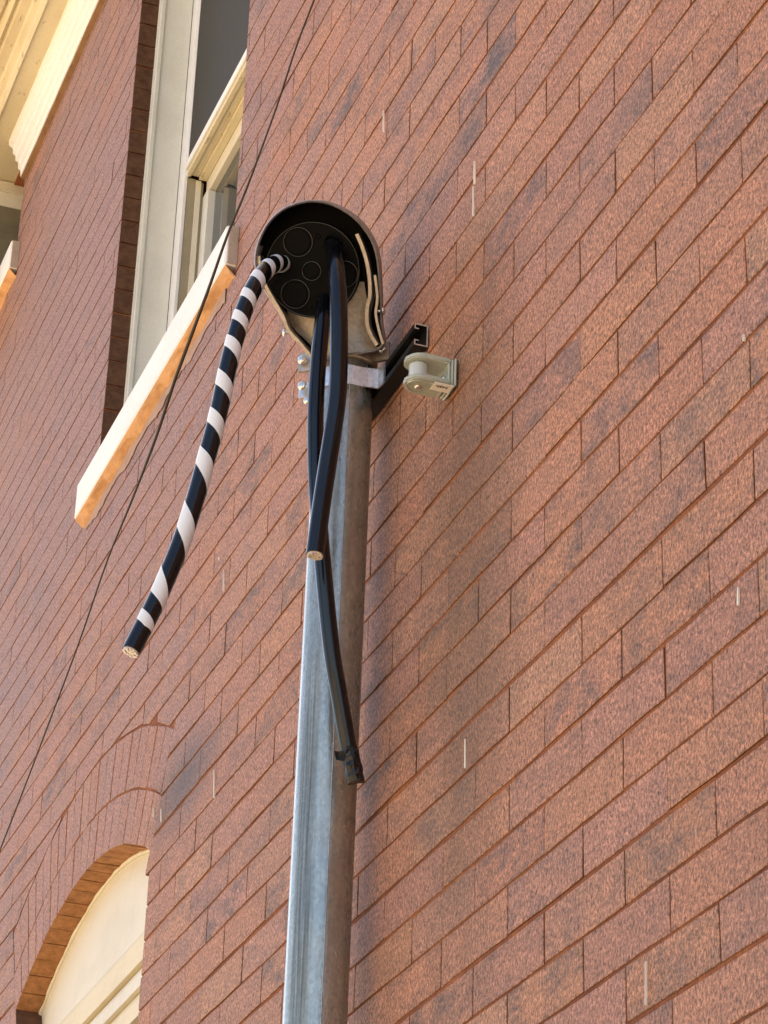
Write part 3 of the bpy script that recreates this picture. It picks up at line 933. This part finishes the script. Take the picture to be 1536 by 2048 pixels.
# pale inner casting between the flanges, under the disc
bm = bmesh.new()
rows = [((165, 600), (870, 600), -0.022), ((235, 760), (840, 740), -0.020), ((330, 900), (800, 880), -0.016), ((420, 985), (840, 985), -0.010), ((470, 1060), (880, 1040), -0.004)]
grid = []
for (xa, ya), (xb, yb), n_ in rows:
    grid.append([bm.verts.new(fp(xa + (xb - xa) * t, ya + (yb - ya) * t, n_ + 0.012 * (1 - (2 * t - 1) ** 2))) for t in [k / 12 for k in range(13)]])
for A, B in zip(grid, grid[1:]):
    for k in range(12): bm.faces.new((A[k], B[k], B[k + 1], A[k + 1]))
bmesh.ops.solidify(bm, geom=list(bm.faces), thickness=0.003)
bmesh.ops.recalc_face_normals(bm, faces=bm.faces)
ob = HP('inner_casting', bm, M_ALU); auto_smooth(ob, 50)
def flange(pts, th, n0, n1, m=M_ALU):
    """bent plate standing up from the face; pts in the face plane"""
    bm = bmesh.new()
    P_ = spline([Vector((x, y, 0)) for x, y in pts], 5)
    qs = []
    for i, p in enumerate(P_):
        t = (P_[min(i + 1, len(P_) - 1)] - P_[max(i - 1, 0)]).normalized(); nn = Vector((-t.y, t.x, 0)) * th / 2
        f_ = i / (len(P_) - 1)
        na, nb = (n0(f_), n1(f_))
        qs.append([bm.verts.new(fp(p.x - nn.x, p.y - nn.y, na)), bm.verts.new(fp(p.x - nn.x, p.y - nn.y, nb)), bm.verts.new(fp(p.x + nn.x, p.y + nn.y, nb)), bm.verts.new(fp(p.x + nn.x, p.y + nn.y, na))])
    for A, B in zip(qs, qs[1:]):
        for k in range(4): bm.faces.new((A[k], A[(k + 1) % 4], B[(k + 1) % 4], B[k]))
    bm.faces.new(qs[0]); bm.faces.new(list(reversed(qs[-1])))
    bmesh.ops.recalc_face_normals(bm, faces=bm.faces)
    ob = HP('flange', bm, m); auto_smooth(ob, 45); return ob
flange([(768, 295), (800, 380), (826, 480), (838, 590), (836, 690), (815, 770), (812, 870), (835, 945), (868, 1005)], 22, lambda f: -0.02, lambda f: 0.019 - 0.004 * f)
flange([(128, 410), (132, 470), (160, 590), (215, 700), (268, 800), (300, 890), (370, 975), (442, 1068)], 20, lambda f: -0.02, lambda f: 0.012)
flange([(870, 560), (880, 700), (866, 800), (880, 900), (905, 1000)], 16, lambda f: -0.02, lambda f: 0.010)
# black disc
def ringpath(cx, cy, r, n_, k=48): return [fp(cx + r * math.cos(2 * math.pi * i / k), cy + r * math.sin(2 * math.pi * i / k), n_) for i in range(k + 1)]
bm = bmesh.new()
cyl(bm, fp(465, 510, -0.016), fp(465, 510, 0.0), 308 * MPP, 64, bev=0.0015)
HP('insulating_disc', bm, M_BLACKP)
bm = bmesh.new(); tube(bm, ringpath(465, 510, 300, 0.0006, 72), 0.0013, 6, cap=False); HP('disc_rim', bm, M_KNOCK, smooth=True)
bm = bmesh.new(); cyl(bm, fp(500, 470, -0.029), fp(500, 470, -0.017), 385 * MPP, 64); HP('dark_recess', bm, M_BLACKD)
for cx_, cy_, r_k in ((380, 332, 93), (460, 520, 60), (348, 663, 91), (672, 548, 84)):
    bm = bmesh.new()
    tube(bm, ringpath(cx_, cy_, r_k, 0.0006), 0.0012, 6, cap=False)
    k_ = HP('knockout', bm, M_KNOCK, smooth=True)
    bm = bmesh.new(); cyl(bm, fp(cx_, cy_, -0.001), fp(cx_, cy_, 0.0018), (r_k - 14) * MPP, 40, bev=0.0005)
    link('knockout_plug', bm, M_BLACKP, k_)
for cx_, cy_, r_k in ((602, 345, 56), (235, 478, 52), (528, 722, 52)):
    bm = bmesh.new(); tube(bm, ringpath(cx_, cy_, r_k, 0.0012, 32), 0.0020, 8, cap=False); HP('cable_grommet', bm, M_BLACKP, smooth=True)
for cx_, cy_ in ((460, 752), (400, 765), (506, 300), (240, 580)):
    bm = bmesh.new(); tube(bm, ringpath(cx_, cy_, 17, 0.0005, 20), 0.0009, 6, cap=False); HP('disc_boss', bm, M_BLACKP, smooth=True)
# side screws
def screw(p, d, r, parent, name='screw'):
    bm = bmesh.new()
    s, u, d = frame_of(d)
    p = Vector(p)
    prof = [(0, r), (r * 0.35, r * 0.95), (r * 0.6, r * 0.6)]
    rings = [[bm.verts.new(p + d * h_ + (s * math.cos(a) + u * math.sin(a)) * rr) for a in [2 * math.pi * k / 16 for k in range(16)]] for h_, rr in prof]
    for A, B in zip(rings, rings[1:]):
        for k in range(16): bm.faces.new((A[k], A[(k + 1) % 16], B[(k + 1) % 16], B[k]))
    bm.faces.new(rings[-1])
    # slot
    c0 = p + d * (r * 0.62)
    e = [s * r * 0.55, u * r * 0.11]
    q_ = [bm.verts.new(c0 + e[0] * a_ + e[1] * b_ + d * h_) for h_ in (0.0, r * .03) for a_, b_ in ((-1, -1), (1, -1), (1, 1), (-1, 1))]
    for f_ in ((4, 5, 6, 7), (0, 1, 5, 4), (1, 2, 6, 5), (2, 3, 7, 6), (3, 0, 4, 7)): bm.faces.new([q_[k] for k in f_])
    bmesh.ops.recalc_face_normals(bm, faces=bm.faces)
    o = link(name, bm, M_SCREW); local(o, parent); auto_smooth(o, 50)
    return o
bm = bmesh.new(); cyl(bm, fp(860, 790, 0.0), fp(908, 792, 0.0), 0.0028, 12); HP('side_bolt', bm, M_SCREW)
screw(fp(906, 792, 0.0), EX, 0.0065, head, 'bolt_head')
bm = bmesh.new(); cyl(bm, fp(290, 905, 0.0), fp(272, 908, 0.0), 0.0028, 12); HP('side_bolt', bm, M_SCREW)
screw(fp(270, 908, 0.0), -EX, 0.0060, head, 'bolt_head')
# pipe clamp at the foot of the casting: half ring with two ears
CAZ = -38
CF, CS = vdir(CAZ), vdir(CAZ + 90)
cz0, cz1 = 1.050, 1.082
bm = bmesh.new()
pp = []
cc = Vector((PT.x, PT.y, 0))
rr_ = PRAD + 0.003
pp.append(cc + CS * (rr_ + 0.026) + CF * 0.012)
pp.append(cc + CS * (rr_ + 0.003) + CF * 0.012)
for k in range(13):
    a = math.radians(72 - 144 * k / 12)
    pp.append(cc + CF * rr_ * math.cos(a) + CS * rr_ * math.sin(a))
pp.append(cc - CS * (rr_ + 0.003) + CF * 0.012)
pp.append(cc - CS * (rr_ + 0.026) + CF * 0.012)
ribbon(bm, pp[::-1], cz0, cz1, -0.006)
ob = HP('clamp_front', bm, M_ALU); auto_smooth(ob, 40)
bm = bmesh.new()
cyl(bm, (PT.x, PT.y, 1.046), (PT.x, PT.y, 1.110), PRAD + 0.0055, 40, r2=PRAD + 0.004, bev=0.002)
HP('socket', bm, M_ALU, smooth=False); auto_smooth(head.children[-1], 40)
# neck between socket and casting
bm = bmesh.new()
A_ = Vector((PT.x, PT.y, 1.108)); B_ = DC - NRM * 0.078
tube(bm, spline([A_, A_.lerp(B_, 0.5) + Vector((0, 0, 0.015)), B_], 6), [PRAD + 0.002 - 0.001 * k for k in range(13)], 28)
HP('neck', bm, M_HOOD, smooth=True)
for sgn in (1, -1):
    p = cc + CS * sgn * (rr_ + 0.017) + CF * 0.018 + Vector((0, 0, (cz0 + cz1) / 2))
    screw(p, CF, 0.0075, head)
bm = bmesh.new(); box(bm, (0, 0, 0), (0.022, 0.008, 0.026), 0.001)
pL = cc - CS * (rr_ - 0.002) + CF * 0.012
for v_ in bm.verts:
    v_.co = pL + (-CS) * v_.co.x + CF * (v_.co.y) + Vector((0, 0, v_.co.z + 0.998))
bmesh.ops.recalc_face_normals(bm, faces=bm.faces)
local(link('strap_ear', bm, M_STRAP), strap)
screw(pL - CS * 0.012 + CF * 0.018 + Vector((0, 0, 1.012)), CF, 0.0075, strap)
screw(pL - CS * 0.006 + CF * 0.010 + Vector((0, 0, 0.990)), CF, 0.0065, strap, 'strap_nut')

# ------------------------------------------------------------------ cables
def cable_end(par, path, r, m_core):
    T = (path[-1] - path[-2]).normalized(); s, u, d = frame_of(T); e = path[-1]
    bm = bmesh.new(); cyl(bm, e - d * 0.004, e + d * 0.0006, r * 0.86, 20)
    o = local(link('insulation_core', bm, M_PVC), par)
    bm = bmesh.new()
    rs = random.Random(3)
    sr = r * 0.17
    for ring_, cnt in ((0, 1), (0.36, 6), (0.70, 12)):
        for k in range(cnt):
            a = 2 * math.pi * k / cnt + ring_
            p = e + (s * math.cos(a) + u * math.sin(a)) * r * ring_
            cyl(bm, p, p + d * (0.0015 + rs.uniform(0, 0.002)), sr, 7)
    local(link('copper_strands', bm, m_core), par)

def make_cable(name, pts, r, label, cut=True):
    P3 = [unproject(x, y, X=X) for x, y, X in pts]
    path = spline(P3, 8)
    root = empty(name, tuple(P3[0]), label, 'cable')
    bm = bmesh.new(); tube(bm, path, r, 18)
    local(link('jacket', bm, M_CABLE, None, smooth=False), root)
    auto_smooth(root.children[-1], 50)
    if cut: cable_end(root, path, r, M_COPPER)
    return root, path
# long plain cable, front
def face_start(cx_, cy_): return fp(cx_, cy_, -0.004)
rA, pathA = make_cable('power_cable', [(663, 482, -0.612), (668, 502, -0.590), (673, 545, -0.562), (677, 610, -0.548), (678, 700, -0.546), (675, 790, -0.548), (666, 860, -0.552), (652, 950, -0.556), (641, 1025, -0.556), (630, 1110, -0.556)], 0.0132,
                       'glossy black cable crossing in front of the pipe, its bare cut end at mid height')
rB, pathB = make_cable('power_cable', [(647, 602, -0.640), (645, 640, -0.618), (638, 710, -0.608), (632, 800, -0.605), (631, 880, -0.605), (634, 980, -0.606), (645, 1120, -0.610), (662, 1290, -0.616), (680, 1400, -0.622), (697, 1495, -0.628), (710, 1556, -0.630)], 0.0120,
                       'longest black cable, behind the other one, with black tape round its lower end', cut=False)
rA['group'] = rB['group'] = 'plain black cables hanging from the cable hood'
# tape on its end
e0, e1 = pathB[-1], pathB[-9]
T = (pathB[-1] - pathB[-3]).normalized()
bm = bmesh.new()
tp = [e1.lerp(e0, k / 8) for k in range(9)] + [e0 + T * 0.006]
tube(bm, tp, [0.0120, 0.0126, 0.0122, 0.0131, 0.0124, 0.0128, 0.0133, 0.0126, 0.0128, 0.0124], 14)
rj = random.Random(14)
for v_ in bm.verts: v_.co += Vector((rj.uniform(-1, 1), rj.uniform(-1, 1), rj.uniform(-1.5, 1.5))) * 0.0011
local(link('end_tape', bm, M_BTAPE), rB); auto_smooth(rB.children[-1], 40)
bm = bmesh.new()
s_, u_, d_ = frame_of(T)
lft = -(Vector(R0) - T * T.dot(R0)).normalized()
toc = -Vector(R2)
base = e1.lerp(e0, 0.12)
rows_ = []
rt = random.Random(5)
for k in range(7):
    f_ = k / 6
    o_ = lft * (-0.006 + 0.026 * f_) + toc * (0.013 - 0.006 * f_) + T * (0.004 * math.sin(f_ * 3))
    rows_.append([bm.verts.new(base + o_ + T * t_ * (1 - 0.25 * f_) + toc * rt.uniform(-0.0012, 0.0012)) for t_ in (-0.008, 0.0, 0.009)])
for A, B in zip(rows_, rows_[1:]):
    for k in range(2): bm.faces.new((A[k], B[k], B[k + 1], A[k + 1]))
bmesh.ops.solidify(bm, geom=list(bm.faces), thickness=0.0012)
local(link('tape_flap', bm, M_BTAPE), rB)

# striped cable
ptsC = [(566, 528, -0.655), (552, 527, -0.630), (532, 540, -0.605), (510, 570, -0.588), (490, 615, -0.580), (474, 665, -0.578), (456, 735, -0.578), (436, 830, -0.580), (412, 920, -0.582), (390, 1000, -0.584), (362, 1085, -0.586), (328, 1168, -0.588), (300, 1228, -0.590), (262, 1303, -0.592)]
RC = 0.01315
P3 = [unproject(x, y, X=X) for x, y, X in ptsC]
path = spline(P3, 14)
rCb = empty('striped_cable', tuple(P3[0]), 'black cable wound with white spiral tape, hanging free on the left of the pipe', 'cable')
bm = bmesh.new(); tube(bm, path, RC, 20)
local(link('jacket', bm, M_CABLE, None), rCb); auto_smooth(rCb.children[-1], 50)
cable_end(rCb, path, RC, M_COPPER)
# where the white band crosses the front of the cable (measured), top to bottom, as picture height
cross = [(556, 0), (537, 1), (520, 2)]
marks = [(527.5, 548), (538, 533), (563, 511), (600, 492), (644, 474), (696, 460), (772.6, 444), (849.5, 422), (930, 402.6), (1057, 365), (1192, 312), (1244, 286)]
prj = [px(p)[:2] for p in path]
cum = [0.0]
for a, b in zip(path, path[1:]): cum.append(cum[-1] + (b - a).length)
def s_at(y, x):
    k = min(range(len(prj)), key=lambda i: (prj[i][0] - x) ** 2 + (prj[i][1] - y) ** 2); return cum[k]
ms = sorted(s_at(y, x) for y, x in marks)
T_, F_ = frames(path)
def front_angle(i):
    c_ = (CAM - path[i]); return math.atan2(c_.dot(F_[i][1]), c_.dot(F_[i][0]))
def turns(s):
    if s <= ms[0]: return (s - ms[0]) / (ms[1] - ms[0])
    for k in range(len(ms) - 1):
        if s <= ms[k + 1]:
            return k + (s - ms[k]) / (ms[k + 1] - ms[k])
    return len(ms) - 1 + (s - ms[-1]) / (ms[-1] - ms[-2])
HAND = -1
def smooth_turns(s):
    w_ = 0.010
    return (turns(s - w_) + turns(s - w_ / 2) + turns(s) + turns(s + w_ / 2) + turns(s + w_)) / 5
bm = bmesh.new()
NB_ = 9
WF = 0.40
prev = None
end_s = s_at(1255, 281)
fa0 = front_angle(len(path) // 2)
fine = []
for i in range(len(path) - 1):
    for k in range(3):
        t_ = k / 3
        s = cum[i] + (cum[i + 1] - cum[i]) * t_
        fine.append((path[i].lerp(path[i + 1], t_), F_[i][0].lerp(F_[i + 1][0], t_).normalized(), F_[i][1].lerp(F_[i + 1][1], t_).normalized(), s, front_angle(i)))
for p, f0, f1, s, fa in fine:
    if s < 0.004 or s > end_s: prev = None; continue
    ph = fa + HAND * 2 * math.pi * smooth_turns(s)
    wf = WF
    row = []
    for j in range(NB_ + 1):
        a = ph + (j / NB_ - 0.5) * 2 * math.pi * wf
        row.append(bm.verts.new(p + (f0 * math.cos(a) + f1 * math.sin(a)) * (RC + (0.0005 if 0 < j < NB_ else 0.0002))))
    if prev:
        for j in range(NB_): bm.faces.new((prev[j], prev[j + 1], row[j + 1], row[j]))
    prev = row
local(link('white_tape', bm, M_WTAPE, None, smooth=True), rCb)

# ------------------------------------------------------------------ thin wire
ptsW = [(660, -90), (628, 0), (592, 95), (558, 200), (522, 300), (490, 385), (455, 470), (420, 570), (385, 665), (350, 760), (312, 875), (262, 1005), (215, 1120), (158, 1285), (100, 1440), (45, 1585), (0, 1700), (-60, 1860)]
pw = spline([unproject(x, y, Y=-0.22) for x, y in ptsW], 5)
bm = bmesh.new()
rw = []
for p in pw:
    y = px(p)[1]
    rw.append(0.0015 + 0.0016 * max(0, 1 - abs(y - 700) / 420))
tube(bm, pw, rw, 8)
o = link('service_wire', bm, M_WIRE, None, smooth=True)
tag(o, 'thin dark wire running slantwise across the sash window and the left part of the wall', 'wire')

# ------------------------------------------------------------------ insulator bracket on the wall
ins = empty('wire_insulator', (-0.435, 0, 0.886), 'small pale grey-green bracket holding a spool, fixed to the bricks right of the pipe', 'insulator')
IX, IZ = -0.433, 0.888
def IP(name, bm, m, **k): return local(link(name, bm, m, None, **k), ins)
def rounded(bm, x0, x1, y0, y1, z0, z1, rad, seg=6, hole=None):
    """plate in X-Y with rounded outer end (towards -Y)"""
    pts = [(x1, y1), (x0, y1)]
    for k in range(seg + 1):
        a = math.pi + (math.pi / 2) * k / seg
        pts.append((x0 + rad + rad * math.cos(a), y0 + rad + rad * math.sin(a)))
    for k in range(seg + 1):
        a = -math.pi / 2 + (math.pi / 2) * k / seg
        pts.append((x1 - rad + rad * math.cos(a), y0 + rad + rad * math.sin(a)))
    lo = [bm.verts.new((x, y, z0)) for x, y in pts]; hi = [bm.verts.new((x, y, z1)) for x, y in pts]
    bm.faces.new(lo); bm.faces.new(list(reversed(hi)))
    for k in range(len(pts)): bm.faces.new((lo[k], hi[k], hi[(k + 1) % len(pts)], lo[(k + 1) % len(pts)]))
    es = [e for e in bm.edges if abs(e.verts[0].co.z - e.verts[1].co.z) < 1e-6]
    bmesh.ops.bevel(bm, geom=es, offset=0.0018, segments=2, affect='EDGES')
    bmesh.ops.recalc_face_normals(bm, faces=bm.faces)
hwX = 0.0225
for nm, z0, z1 in (('upper_cheek', IZ + 0.013, IZ + 0.021), ('lower_cheek', IZ - 0.021, IZ - 0.013)):
    bm = bmesh.new(); rounded(bm, IX - hwX, IX + hwX, -0.072, -0.012, z0, z1, 0.020)
    ob = IP('cheek_plate', bm, M_POLY); auto_smooth(ob, 40)
for k, (y0, y1, g) in enumerate(((-0.0155, -0.0112, -0.001), (-0.0108, -0.0070, 0.0), (-0.0066, -0.0028, 0.0012))):
    bm = bmesh.new(); box(bm, (IX - hwX - g, y0, IZ - 0.021 - g), (IX + hwX + g, y1, IZ + 0.021 + g), 0.0016)
    ob = IP('base_plate', bm, M_POLY)
bm = bmesh.new()
cyl(bm, (IX, -0.052, IZ - 0.0128), (IX, -0.052, IZ + 0.0128), 0.0135, 28, bev=0.002)
ob = IP('spool', bm, M_SPOOL); auto_smooth(ob, 40)
bm = bmesh.new(); cyl(bm, (IX, -0.052, IZ - 0.0225), (IX, -0.052, IZ + 0.0235), 0.0035, 14); IP('pin', bm, M_SCREW)
bm = bmesh.new()
path_ = [Vector((IX + 0.013 * math.cos(a), -0.052 + 0.013 * math.sin(a), IZ - 0.0214)) for a in [2 * math.pi * k / 24 for k in range(25)]]
tube(bm, path_, 0.0012, 6, cap=False); IP('boss_ring', bm, M_POLY, smooth=True)
bm = bmesh.new(); rounded(bm, IX - 0.015, IX + 0.016, -0.069, -0.016, IZ - 0.0222, IZ - 0.0212, 0.014); IP('raised_panel', bm, M_POLY)
bm = bmesh.new()
box(bm, (IX + 0.002, -0.035, IZ - 0.0238), (IX + 0.0232, -0.007, IZ - 0.0228), 0.0)
IP('sticker', bm, M_LABEL)
st = ins.children[-1]
bm = bmesh.new()
rk = random.Random(8)
yy = -0.031
while yy < -0.014:
    w_ = rk.uniform(0.0016, 0.003)
    box(bm, (IX + 0.013 + rk.uniform(-0.001, 0.001), yy, IZ - 0.02400), (IX + 0.0165 + rk.uniform(0, 0.002), yy + w_, IZ - 0.02385)); yy += w_ + 0.0008
link('sticker_print', bm, M_INK, st)
screw((IX, -0.052, IZ - 0.0225), Vector((0, 0, -1)), 0.0052, ins)
screw((IX + 0.002, -0.0157, IZ - 0.002), Vector((0, -1, 0)), 0.005, ins)

bpy.context.view_layer.update()
